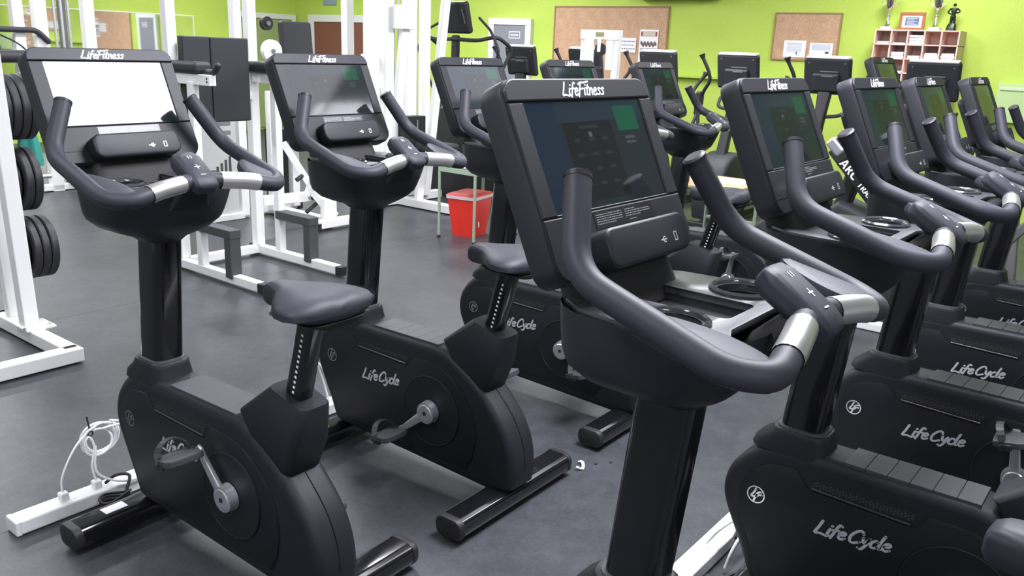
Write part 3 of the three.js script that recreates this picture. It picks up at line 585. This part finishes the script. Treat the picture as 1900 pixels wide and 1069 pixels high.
{ // tall stair climber
  const t = thing('stair_climber', 'tall black stair climber with raised console, behind the white cable machine', 'stair climber', [5.62, 0, -4.15], 90 * R);
  mesh('base_housing', [side([[-.1, .02], [-.1, .5], [-.05, .95], [.1, .95], [.34, .3], [.38, .02]], .62, .03, 2)], M.black, t);
  mesh('mast', [bar([0, .93, -.03], [0, 1.72, -.02], .08, .07, .02)], M.black, t);
  const c = mesh('console', [box(.34, .33, .08, 0, 1.9, .0, .03, -16 * R)], M.black, t);
  mesh('console_trim', [box(.02, .16, .084, -.12, 1.92, -.004, .005, -16 * R, 0, -.12)], M.grey, c);
  for (const s of [-1, 1]) {
    mesh('handrail', [pipe([[0, 1.68, -.06], [s * .3, 1.67, -.02], [s * .5, 1.72, .06], [s * .52, 1.6, .3], [s * .28, .9, .05]], .02, .08, 10)], M.blackSoft, t);
    mesh('lever', [pipe([[s * .22, 1.9, .1], [s * .44, 1.78, .02], [s * .58, 1.58, .0], [s * .28, .9, .08]], .014, .05, 8)], M.black, t);
    mesh('stair_step', [box(.26, .03, .2, s * .14, .45 + s * .08, .28, .006)], M.black, t);
  }
}
{ // white cable column with pulley
  const t = thing('cable_column', 'narrow white cable column with a black pulley wheel, before the large cork board', 'cable machine', [5.5, 0, -2.27]);
  for (const s of [-1, 1]) mesh('upright', [box(.06, 1.66, .065, 0, .9, s * .172, .006)], M.white, t);
  mesh('header_beam', [box(.08, .085, .41, 0, 1.757, 0, .006)], M.white, t);
  mesh('guide_plate', [box(.02, .24, .1, -.035, 1.6, -.1, .003)], M.white, t); mesh('guide_plate', [box(.02, .26, .07, -.035, 1.58, .12, .003)], M.white, t);
  mesh('name_plate', [box(.004, .04, .09, -.043, 1.762, .01, .001)], std(lin(.28, .28, .12), .5), t);
  const w = mesh('pulley_wheel', [rod([-.06, 1.63, .03], [-.035, 1.63, .03], .055, .055, 28)], M.black, t);
  mesh('pulley_bracket', [box(.014, .12, .035, -.068, 1.665, .025, .006, 0, 0, 0)], M.white, w);
  mesh('weight_stack', [box(.09, .9, .16, 0, .62, -.02, .006), box(.06, .4, .12, -.01, 1.28, -.02, .03)], M.black, t);
  mesh('base_frame', [box(.7, .06, .5, -.05, .04, 0, .01), box(.12, .1, .5, -.35, .07, .6, .01), bar([-.05, .05, 0], [-.05, .05, .75], .1, .08)], M.white, t);
}
// ================= knee raise station =================
{
  const t = thing('knee_raise_station', 'white knee raise station with black back pad, arm rests and grey foot steps', 'gym machine', [2.155, 0, -2.9]);
  const H = .325;
  for (const s of [-1, 1]) {
    const rl = mesh('base_rail', [box(.062, .06, .96, s * H, .05, .01, .005)], M.white, t);
    mesh('rail_cap', [box(.07, .068, .06, s * H, .048, .515, .006)], M.black, rl); mesh('rail_cap', [box(.07, .068, .06, s * H, .048, -.495, .006)], M.black, rl);
    mesh('upright', [box(.07, 2.4, .07, s * (H - .01), 1.28, -.43, .006)], M.white, t);
    mesh('arm_post', [box(.055, 1.24, .06, s * H, .7, -.17, .005)], M.white, t);
    mesh('arm_bracket', [box(.05, .07, .5, s * (H - .01), 1.335, -.2, .005)], M.white, t);
    mesh('bolt_hole', [rod([s * (H - .01) - .026, 1.345, .02], [s * (H - .01) - .024, 1.345, .02], .008), rod([s * (H - .01) - .026, 1.325, .02], [s * (H - .01) - .024, 1.325, .02], .008)], M.dark, t);
    mesh('arm_pad', [box(.13, .075, .38, s * (H - .02), 1.41, -.25, .028)], M.blackSoft, t);
    mesh('hand_grip', [pipe([[s * (H - .02), 1.385, -.08], [s * (H - .02), 1.385, .06], [s * (H - .02), 1.43, .1]], .02, .03, 12)], M.blackSoft, t);
    mesh('foot_step', [box(.088, .06, .395, s * H, .355, .027, .006), box(.083, .3, .073, s * H, .205, .185, .006)], M.stepGrey, t);
  }
  mesh('cross_rail', [box(.59, .06, .06, 0, .05, -.43, .005)], M.white, t);
  mesh('top_beam', [box(.71, .07, .07, 0, 2.5, -.43, .006)], M.white, t);
  mesh('pad_bracket', [box(.58, .05, .03, 0, 1.45, -.4, .004), box(.58, .05, .03, 0, 1.2, -.4, .004)], M.white, t);
  mesh('back_pad', [box(.205, .57, .066, -.199, 1.322, -.332, .01)], M.blackSoft, t); mesh('back_pad', [box(.3, .57, .07, .056, 1.32, -.33, .01)], M.blackSoft, t);
}
// ================= plate rack =================
{
  const t = thing('plate_rack', 'white floor standing weight plate rack with bolted foot', 'weight rack', [.45, 0, -2.53]);
  mesh('upright', [bar([0, .08, 0], [-.03, 1.75, -.02], .075, .075, .006)], M.white, t); mesh('upright', [bar([.02, .08, -.25], [-.02, 1.75, -.25], .06, .06, .006)], M.white, t);
  mesh('foot_rail', [box(.075, .07, .9, 0, .045, .05, .006)], M.white, t); mesh('foot_rail', [box(.9, .07, .085, -.41, .045, .47, .006)], M.white, t); mesh('foot_rail', [box(.9, .07, .085, -.41, .045, -.36, .006)], M.white, t);
  mesh('foot_plate', [box(.15, .012, .16, .02, .086, .02, .002)], M.white, t);
  for (const [x, z] of [[.07, .07], [-.05, .07], [.07, -.03]]) mesh('bolt', [rod([x, .092, z], [x, .1, z], .011, .011, 6)], M.steel, t);
  const peg = (y, x) => mesh('peg', [rod([-.03, y, -.25], [x, y, -.25], .0125, .0125, 14)], M.steel, t);
  const plateG = (r) => { const pf = [[.016, -.014], [.05, -.016], [.052, -.01], [r * .72, -.01], [r * .76, -.02], [r - .006, -.02], [r, -.014], [r, .014], [r - .006, .02], [r * .76, .02], [r * .72, .01], [.052, .01], [.05, .016], [.016, .014], [.016, -.014]].map(([a, b]) => new THREE.Vector2(a, b)); const g = new THREE.LatheGeometry(pf, 44); g.rotateZ(Math.PI / 2); return clean(toCreasedNormals(g, 40 * R)); };
  mesh('towel_hook', [rod([0, 1.15, -.27], [0, 1.15, -.48], .008)], M.steel, t); mesh('towel_hook', [rod([0, 1.15, -.475], [.315, 1.15, -.475], .008)], M.steel, t);
  const big = plateG(.172), small = plateG(.13);
  for (const [y, x, list] of [[1.21, .345, [.06, .105, .15, .195]], [.83, .3, [-1.08, .125, .17]], [.45, .3, [-1.08, .125, .17, .215]]]) {
    peg(y, x);
    list.forEach((o, i) => solo('weight_plate', o < 0 ? small : big, M.plate, `${o < 0 ? 'smaller ' : ''}black weight plate ${i === 0 ? 'next to the post' : i === list.length - 1 ? 'outermost' : i === 1 ? 'second from the post' : 'third from the post'} on the ${y > 1 ? 'top' : y > .6 ? 'middle' : 'lowest'} peg of the plate rack`, 'weight plate', [.45 + (o < 0 ? -o - 1 : o), y, -2.78], undefined, 'weight plates on the white rack'));
  }
}
{
  const t = thing('lat_pulldown_machine', 'white cable pulldown machine with grey guide rods and black bar, behind the plate rack', 'cable machine', [2.75, 0, -7]);
  for (const [x, w] of [[-.34, .1], [-.13, .12], [.35, .11]]) mesh('upright', [box(w, 2.6, .1, x, 1.3, 0, .006)], M.white, t);
  for (const x of [.03, .1, .17]) mesh('guide_rod', [rod([x, .1, -.02], [x, 2.55, -.02], .014, .014, 10)], M.alu, t);
  mesh('guide_post', [box(.07, 2.5, .05, .14, 1.3, -.1, .005)], M.grey, t);
  mesh('weight_stack', [box(.26, .75, .12, .11, .45, .03, .006)], M.black, t);
  mesh('base_rail', [box(.85, .06, .1, .02, .04, 0, .006)], M.white, t);
  mesh('top_beam', [box(1.1, .08, .12, -.1, 2.64, 0, .006)], M.white, t);
  mesh('pull_bar', [pipe([[-1.0, 1.5, .08], [-.85, 1.6, .08], [-.2, 1.6, .08], [-.1, 1.5, .08]], .028, .05, 10)], M.blackSoft, t);
  mesh('cable', [tube([[-.55, 2.62, .08], [-.55, 1.6, .08]], .005, 4, 6, false), tube([[-.9, 1.9, .08], [-.7, 1.76, .09], [-.55, 1.8, .08]], .008, 12, 6), tube([[-.56, 1.56, .08], [-.36, 1.45, .09], [-.24, 1.3, .08]], .008, 12, 6)], M.black, t);
  mesh('knee_roller', [rod([-.75, 1.35, .12], [-.34, 1.35, .12], .06, .06, 18)], M.blackSoft, t);
  const k = []; const N = 24; for (const [y, w, d] of [[1.162, .022, .018], [1.145, .026, .022], [1.07, .036, .026], [.975, .052, .03], [.89, .062, .034], [.857, .058, .034]]) k.push(Array.from({ length: N }, (_, i) => { const a = i / N * 2 * Math.PI; const f = 1 + .22 * Math.cos(a * 5); return [w * f * Math.cos(a), y, d * f * Math.sin(a)]; }));
  solo('towel', loft(k, true, true, 60), M.teal, 'teal towel hanging in folds behind the weight plates', 'towel', [.745, 0, -3.005]);
}
// ================= white leg machine and big cable machine =================
{
  const t = thing('leg_press_machine', 'white leg machine with black seat back, pivot arm and black rubber feet', 'gym machine', [3.5, 0, -4.2]);
  mesh('base_rail', [box(.08, .07, 1.0, .0, .06, .02, .006)], M.white, t); mesh('base_rail', [box(.42, .07, .09, .0, .06, .52, .006)], M.white, t); mesh('base_rail', [box(.5, .07, .09, .1, .06, -.42, .006)], M.white, t);
  for (const [x, z] of [[-.2, .52], [.23, .52], [-.13, -.42], [.34, -.42]]) mesh('rubber_foot', [box(.07, .07, .1, x, .045, z, .01)], M.black, t);
  mesh('front_bracket', [box(.14, .2, .06, .0, .17, .46, .006), bar([.05, .1, .48], [-.02, .3, .3], .08, .06)], M.white, t);
  mesh('pivot_arm', [bar([-.5, .26, .18], [.08, .25, .2], .08, .08), bar([.0, .27, .22], [.0, .42, .3], .1, .08), bar([.05, .25, .25], [-.12, .72, .0], .05, .05)], M.white, t);
  mesh('pivot_knob', [rod([.02, .25, .2], [.02, .25, .27], .035, .035, 18)], M.black, t); mesh('lock_lever', [rod([-.08, .12, .25], [.05, .2, .26], .018)], M.blackSoft, t); mesh('lock_lever', [rod([-.1, .4, .15], [-.02, .44, .15], .02)], M.blackSoft, t);
  mesh('upright', [box(.08, 1.6, .08, .28, .85, -.38, .006)], M.white, t); mesh('upright', [box(.07, 1.1, .07, -.02, .6, -.3, .006)], M.white, t);
  mesh('weight_stack', [box(.16, .7, .14, .12, .45, -.42, .006)], M.black, t);
  mesh('seat_back', [box(.34, .62, .08, .33, 1.46, -.34, .025, -6 * R)], M.blackSoft, t); mesh('seat_cushion', [box(.36, .09, .34, .33, .78, -.12, .03)], M.blackSoft, t);
  mesh('cam_plate', [rod([.04, 1.5, -.36], [.04, 1.5, -.31], .1, .1, 28), box(.12, .3, .03, .08, 1.38, -.34, .008)], M.white, t);
  mesh('cam_wheel', [rod([.0, 1.74, -.36], [.0, 1.74, -.32], .06, .06, 24)], M.black, t); mesh('cam_hub', [rod([.0, 1.74, -.318], [.0, 1.74, -.3], .02, .02, 16), rod([.04, 1.5, -.312], [.04, 1.5, -.296], .02)], M.grey, t);
}
{
  const t = thing('stack_cabinet', 'pale grey weight stack cabinet with stepped dark slots, behind the knee raise station', 'gym machine', [2.95, 0, -4.62]);
  mesh('cabinet_panel', [box(.44, 1.1, .06, 0, .6, 0, .012)], std(lin(.55, .56, .55), .5), t);
  for (let i = 0; i < 7; i++) mesh('slot', [box(.022, .1 + i * .028, .01, -.12 + i * .043, .36 + (i * .028) / 2, .031, .002)], M.stepGrey, t);
  for (let i = 0; i < 3; i++) mesh('badge_band', [box(.2, .035, .006, .06, .95 - i * .08, .033, .01)], M.grey, t);
  mesh('side_post', [box(.08, 2.3, .08, .28, 1.17, 0, .006)], M.white, t); mesh('cabinet_foot', [box(.5, .06, .14, 0, .03, 0, .01)], M.white, t);
}
{
  const t = thing('cable_machine', 'tall white cable machine with slanted posts and a black weight stack, behind the red bin', 'cable machine', [4.8, 0, -4.2]);
  for (const [x, w, z] of [[-.35, .13, 0], [-.17, .11, .02], [.16, .13, 0], [.38, .085, 0]]) mesh('upright', [box(w, 2.4, .09, x, 1.26, z, .006)], M.white, t);
  mesh('upright', [box(.1, 2.4, .09, .05, 1.26, -.8, .006)], M.white, t);
  mesh('slant_post', [bar([.1, 2.3, .06], [-.12, .5, .06], .1, .05, .005, V(0, 0, 1))], M.white, t); mesh('slant_post', [bar([.66, 2.3, .06], [.35, .06, .06], .09, .06, .005, V(0, 0, 1))], M.white, t);
  mesh('gusset_plate', [box(.3, .22, .03, -.02, 1.86, .115, .004)], M.white, t);
  mesh('guide_rod', [rod([-.06, .3, .0], [-.06, 2.4, .0], .014, .014, 10), rod([.01, .3, .0], [.01, 2.4, .0], .014, .014, 10), rod([.26, .3, 0], [.26, 2.4, 0], .012, .012, 10)], M.alu, t);
  mesh('weight_stack', [box(.3, .62, .12, .07, .6, .12, .004)], M.black, t);
  mesh('selector_strip', [box(.014, .55, .004, .1, .6, .182, .001)], M.alu, t);
  mesh('cross_bar', [box(.3, .06, .06, -.26, 1.47, -.06, .004), box(.3, .05, .06, -.26, 1.2, -.06, .004)], M.white, t);
  mesh('base_rail', [box(.85, .08, .09, .2, .05, 0, .006)], M.white, t); mesh('base_rail', [box(.1, .08, 1.0, .0, .05, .45, .006)], M.white, t); mesh('base_rail', [box(.1, .08, .8, .05, .05, -.45, .006)], M.white, t);
  mesh('rail_cap', [box(.05, .09, .1, -.24, .05, 0, .006)], M.black, t);
  mesh('low_post', [bar([.0, .08, .3], [.1, .55, .28], .09, .05, .005)], M.white, t);
  mesh('seat_cushion', [box(.3, .08, .36, .16, .62, .4, .03)], M.blackSoft, t);
}
// ================= table, bin, desk =================
{
  const t = thing('side_table', 'small green metal framed table standing over the red bin', 'table', [4.24, 0, -2.62]);
  mesh('table_top', [box(.6, .018, .44, 0, .632, 0, .006)], std(lin(.42, .46, .43), .45), t);
  mesh('apron', [box(.6, .045, .02, 0, .6, .2), box(.6, .045, .02, 0, .6, -.2), box(.02, .045, .4, .29, .6, 0), box(.02, .045, .4, -.29, .6, 0)], M.green, t);
  for (const [x, z] of [[-.29, -.2], [-.29, .2], [.29, -.2], [.29, .2]]) { const l = mesh('leg', [rod([x, .02, z], [x, .62, z], .0125, .0125, 12)], M.green, t); mesh('foot', [rod([x, 0, z], [x, .022, z], .015, .014, 12)], M.black, l); }
  const b = thing('waste_bin', 'red plastic waste bin with a pale rimmed lid under the green table', 'bin', [4.25, 0, -2.73], 12 * R);
  mesh('bin_body', [stack([[0, .138, .105, .03], [.34, .175, .14, .03]], true, true)], M.red, b);
  mesh('bin_lid', [stack([[.362, .183, .147, .03], [.374, .174, .138, .03], [.384, .13, .1, .03]])], M.redLid, b); mesh('lid_rim', [stack([[.335, .183, .147, .03], [.362, .185, .149, .03]])], M.lidRim, b);
  mesh('bin_label', [box(.016, .055, .003, -.05, .11, .119, .001, -5 * R)], M.paper, b);
}
{
  const t = thing('school_desk', 'school desk with pale wooden top and green metal legs beyond the front row bikes', 'desk', [4.48, 0, -.52]);
  mesh('desk_top', [wallBoxUV(box(.62, .022, .52, 0, .71, 0, .005), .6)], M.wood, t);
  mesh('desk_frame', [box(.56, .03, .02, 0, .685, .2), box(.56, .03, .02, 0, .685, -.2), box(.02, .03, .4, .27, .685, 0), box(.02, .03, .4, -.27, .685, 0), box(.02, .025, .4, -.27, .4, 0), box(.02, .025, .4, .27, .4, 0)], M.green, t);
  for (const [x, z] of [[-.27, -.2], [-.27, .2], [.27, -.2], [.27, .2]]) mesh('leg', [rod([x, 0, z], [x, .68, z], .0125, .0125, 12)], M.green, t);
  solo('paper_sheet', [box(.3, .003, .21, 4.55, .7235, -.45, 0, 0, .2)], std(lin(.78, .72, .5), .8), 'cream sheet of paper lying on the school desk', 'paper');
  solo('red_folder', [box(.04, .13, .1, 4.26, .787, -.7, .004, 0, .4, .12)], M.red, 'red folder standing on the corner of the school desk', 'folder');
}
// ================= arc trainer =================
{
  const t = thing('arc_trainer', 'dark arc trainer with white ARC TRAINER lettering on its slanted arm, between the bike rows', 'gym machine', [4.5, 0, 0]);
  const K = .52 + .559; // console sits at z = .52
  for (const n of ['console_housing', 'console_header', 'screen_bezel', 'screen', 'screen_lip', 'lower_panel']) for (const o of bikeProto.children.filter((c) => c.name === n)) {
    const c = o.clone(); c.position.set(-.02, .085, K); if (n === 'screen') c.material = screenDim; t.add(c);
  }
  mesh('mast', [bar([-.02, .3, .3], [-.02, 1.4, .56], .12, .1, .03)], M.black, t);
  mesh('base_frame', [bar([0, .05, .2], [0, .05, 2.0], .12, .08), box(.62, .07, .1, 0, .04, .25, .02), box(.62, .07, .1, 0, .04, 1.95, .02)], M.black, t);
  mesh('drive_housing', [side([[.2, .1], [.2, .55], [.4, .72], [.75, .6], [.85, .1]], .34, .04, 3)], M.blackSoft, t);
  for (const s of [-1, 1]) {
    const a = mesh('label_arm', [bar([s * .25, 1.08, .36], [s * .25, .6, .82], .05, .11, .012)], M.black, t);
    mesh('arm_cap', [box(.07, .07, .12, s * .25, 1.08, .365, .018, 44 * R)], M.alu, a);
    mesh('link_arm', [bar([s * .2, .95, 1.35], [s * .22, .3, 1.42], .07, .05, .01), bar([s * .2, .9, 1.6], [s * .22, .3, 1.2], .06, .05, .01)], M.grey, t);
    mesh('foot_pedal', [box(.16, .04, .38, s * .2, .32 - s * .04, 1.35, .015)], M.blackSoft, t);
    mesh('handle', [pipe([[s * .25, 1.1, .36], [s * .29, 1.3, .5], [s * .27, 1.5, .72]], .017, .08, 10)], M.blackSoft, t);
    if (s < 0) {
      const tex = canvasTex(512, 96, (x, w, h) => { x.fillStyle = '#141416'; x.fillRect(0, 0, w, h); x.fillStyle = '#f4f4f6'; x.font = 'bold 84px sans-serif'; x.fillText('ARC', 8, 80); x.font = 'bold 58px sans-serif'; x.fillText('TRAINER', 206, 80); });
      const g = new THREE.PlaneGeometry(.46, .086); g.rotateY(-Math.PI / 2); g.rotateX(43.8 * R); g.translate(-.276, .845, .585);
      mesh('arm_lettering', g, std(0xffffff, .45, 0, { map: tex }), a);
    }
  }
}
// ================= power strips, cords, litter =================
function powerStrip(x0, x1, z, label, plugs, ry = 0, at = [0, 0, 0]) {
  const t = thing('power_strip', label, 'power strip', at, ry);
  const L = x1 - x0, xc = (x0 + x1) / 2;
  mesh('strip_body', [box(L, .052, .078, xc, .028, z, .008)], M.whitePlastic, t);
  for (let i = 0; i < Math.floor(L / .085) - 1; i++) { const x = x0 + .1 + i * .085; mesh('socket', [rod([x, .0535, z], [x, .055, z], .02, .02, 20), rod([x - .009, .0545, z], [x - .009, .0558, z], .003, .003, 8), rod([x + .009, .0545, z], [x + .009, .0558, z], .003, .003, 8)], M.whitePlastic, t); }
  mesh('end_piece', [box(.02, .054, .08, x0 - .006, .028, z, .006)], M.whitePlastic, t);
  return t;
}
powerStrip(-.39, 1.02, -.672, 'long white power strip on the floor at the front feet of the front row bikes');
powerStrip(.2, 1.52, 1.14, 'white power strip on the floor before the emblem flanked rear row bike');
powerStrip(-.28, .28, 0, 'short white power strip lying across the aisle near the ARC machine', 0, 90 * R, [4.02, 0, .78]);
{
  const t = thing('extension_cable', 'coiled white power cords tied with a black tie above the long power strip', 'cord');
  const loop = (cx, cy, cz, r, n, ph, dx) => Array.from({ length: n * 10 }, (_, i) => { const a = ph + i / 10 * 2 * Math.PI; return [cx + r * Math.cos(a) + dx * i / 10, cy + r * .9 * Math.sin(a), cz + .012 * Math.sin(a * .5) - i * .0006]; });
  const c1 = [[-.235, .075, -.67], [-.23, .13, -.675], [-.17, .21, -.7], [-.12, .24, -.72], ...loop(-.075, .205, -.73, .062, 3, 1.6, .01), [.0, .26, -.71], [.07, .285, -.66], [.14, .25, -.58], [.16, .2, -.53]];
  const c2 = [[-.12, .075, -.665], [-.125, .14, -.675], [-.1, .2, -.7], ...loop(-.085, .2, -.715, .05, 2, 2.2, .014), [.02, .25, -.7], [.09, .26, -.65], [.15, .21, -.57], [.17, .17, -.525]];
  mesh('cord', tube(c1, .0042, 160, 8), M.cord, t); mesh('cord', tube(c2, .0042, 160, 8), M.cord, t);
  mesh('cord', tube([[-.1, .2, -.69], [-.12, .12, -.65], [-.06, .075, -.62], [.03, .062, -.62], [.12, .1, -.62], [.17, .15, -.54]], .0042, 60, 8), M.cord, t);
  for (const x of [-.235, -.12]) mesh('plug', [box(.03, .032, .03, x, .069, -.668, .006)], M.whitePlastic, t);
  mesh('cable_tie', [rod([-.1, .245, -.72], [-.1, .3, -.735], .003), new THREE.TorusGeometry(.009, .003, 6, 14).translate(-.1, .24, -.72)], M.black, t);
  const k = thing('adapter_cable', 'coiled black adapter cable on the floor between power strip and front foot', 'cord');
  for (let j = 0; j < 4; j++) mesh('cable_loop', tube(Array.from({ length: 14 }, (_, i) => { const a = i / 12 * 2 * Math.PI + j; return [-.1 + (.042 + .004 * j) * Math.cos(a), .012 + .012 * j + .008 * Math.sin(a * 2), -.58 + .026 * Math.sin(a)]; }), .005, 40, 7), M.black, k);
  mesh('cable_lead', tube([[-.06, .05, -.58], [-.03, .09, -.61], [-.06, .085, -.65], [-.09, .066, -.66]], .006, 30, 7), M.black, k);
  const q = thing('extension_cable', 'white cord bundle beside the emblem flanked rear row bike', 'cord');
  mesh('cord', tube([[1.0, .068, 1.14], [1.02, .12, 1.17], [1.1, .14, 1.2], [1.2, .1, 1.22], [1.26, .16, 1.25]], .0055, 50, 8), M.cord, q);
  mesh('cord', tube([[.98, .02, 1.22], [1.0, .08, 1.23], [1.06, .13, 1.24], [1.16, .12, 1.23], [1.26, .19, 1.25]], .0055, 50, 8), M.cord, q);
  mesh('cord', tube([[.94, .012, 1.24], [1.02, .03, 1.27], [1.12, .06, 1.22], [1.06, .09, 1.21], [1.13, .1, 1.2]], .005, 50, 8), M.black, q);
  const ad = thing('power_adapter', 'black power adapter lying next to the rear row power strip', 'adapter', [.86, 0, 1.215], .1);
  mesh('adapter_case', [box(.09, .03, .045, 0, .015, 0, .008)], M.black, ad);
  const r2 = thing('extension_cable', 'white cord arching over the strip in front of the pinkish headed bike', 'cord');
  mesh('cord', tube([[.93, .06, -.672], [.92, .16, -.7], [.88, .26, -.7], [.84, .27, -.62], [.83, .22, -.53]], .0045, 50, 8), M.cord, r2);
}
{
  const c = Array.from({ length: 9 }, (_, i) => [.03 * Math.cos(i * .45), .004 + .006 * Math.sin(i), .02 * Math.sin(i * .45)]); const g = []; for (let i = 0; i < 8; i++) g.push(bar(c[i], c[i + 1], .012, .0012, 0));
  solo('paper_scrap', g, M.paper, 'curled scrap of white paper on the floor between the bike rows', 'litter', [1.263, .004, .459], [0, .6, 0]);
  for (const [x, z] of [[1.384, .537], [1.33, .5]]) solo('rubber_crumb', [box(.016, .004, .01, 0, .002, 0, .0015)], M.black, 'tiny dark crumb on the floor near the white paper scrap', 'litter', [x, 0, z], [0, x * 7, 0], 'crumbs on the floor');
  solo('paper_fleck', [box(.014, .002, .012, 0, .001, 0, .0006)], M.paper, 'tiny white fleck on the open floor behind the saddles', 'litter', [1.291, 0, -1.277]);
}
solo('red_tag', [box(.05, .022, .035, 0, .011, 0, .008)], M.red, 'small red tag lying on the column collar of the bike before the bin', 'tag', [1.752, .598, -.5], [.55, .3, 0]);
renderer.render(scene, camera);
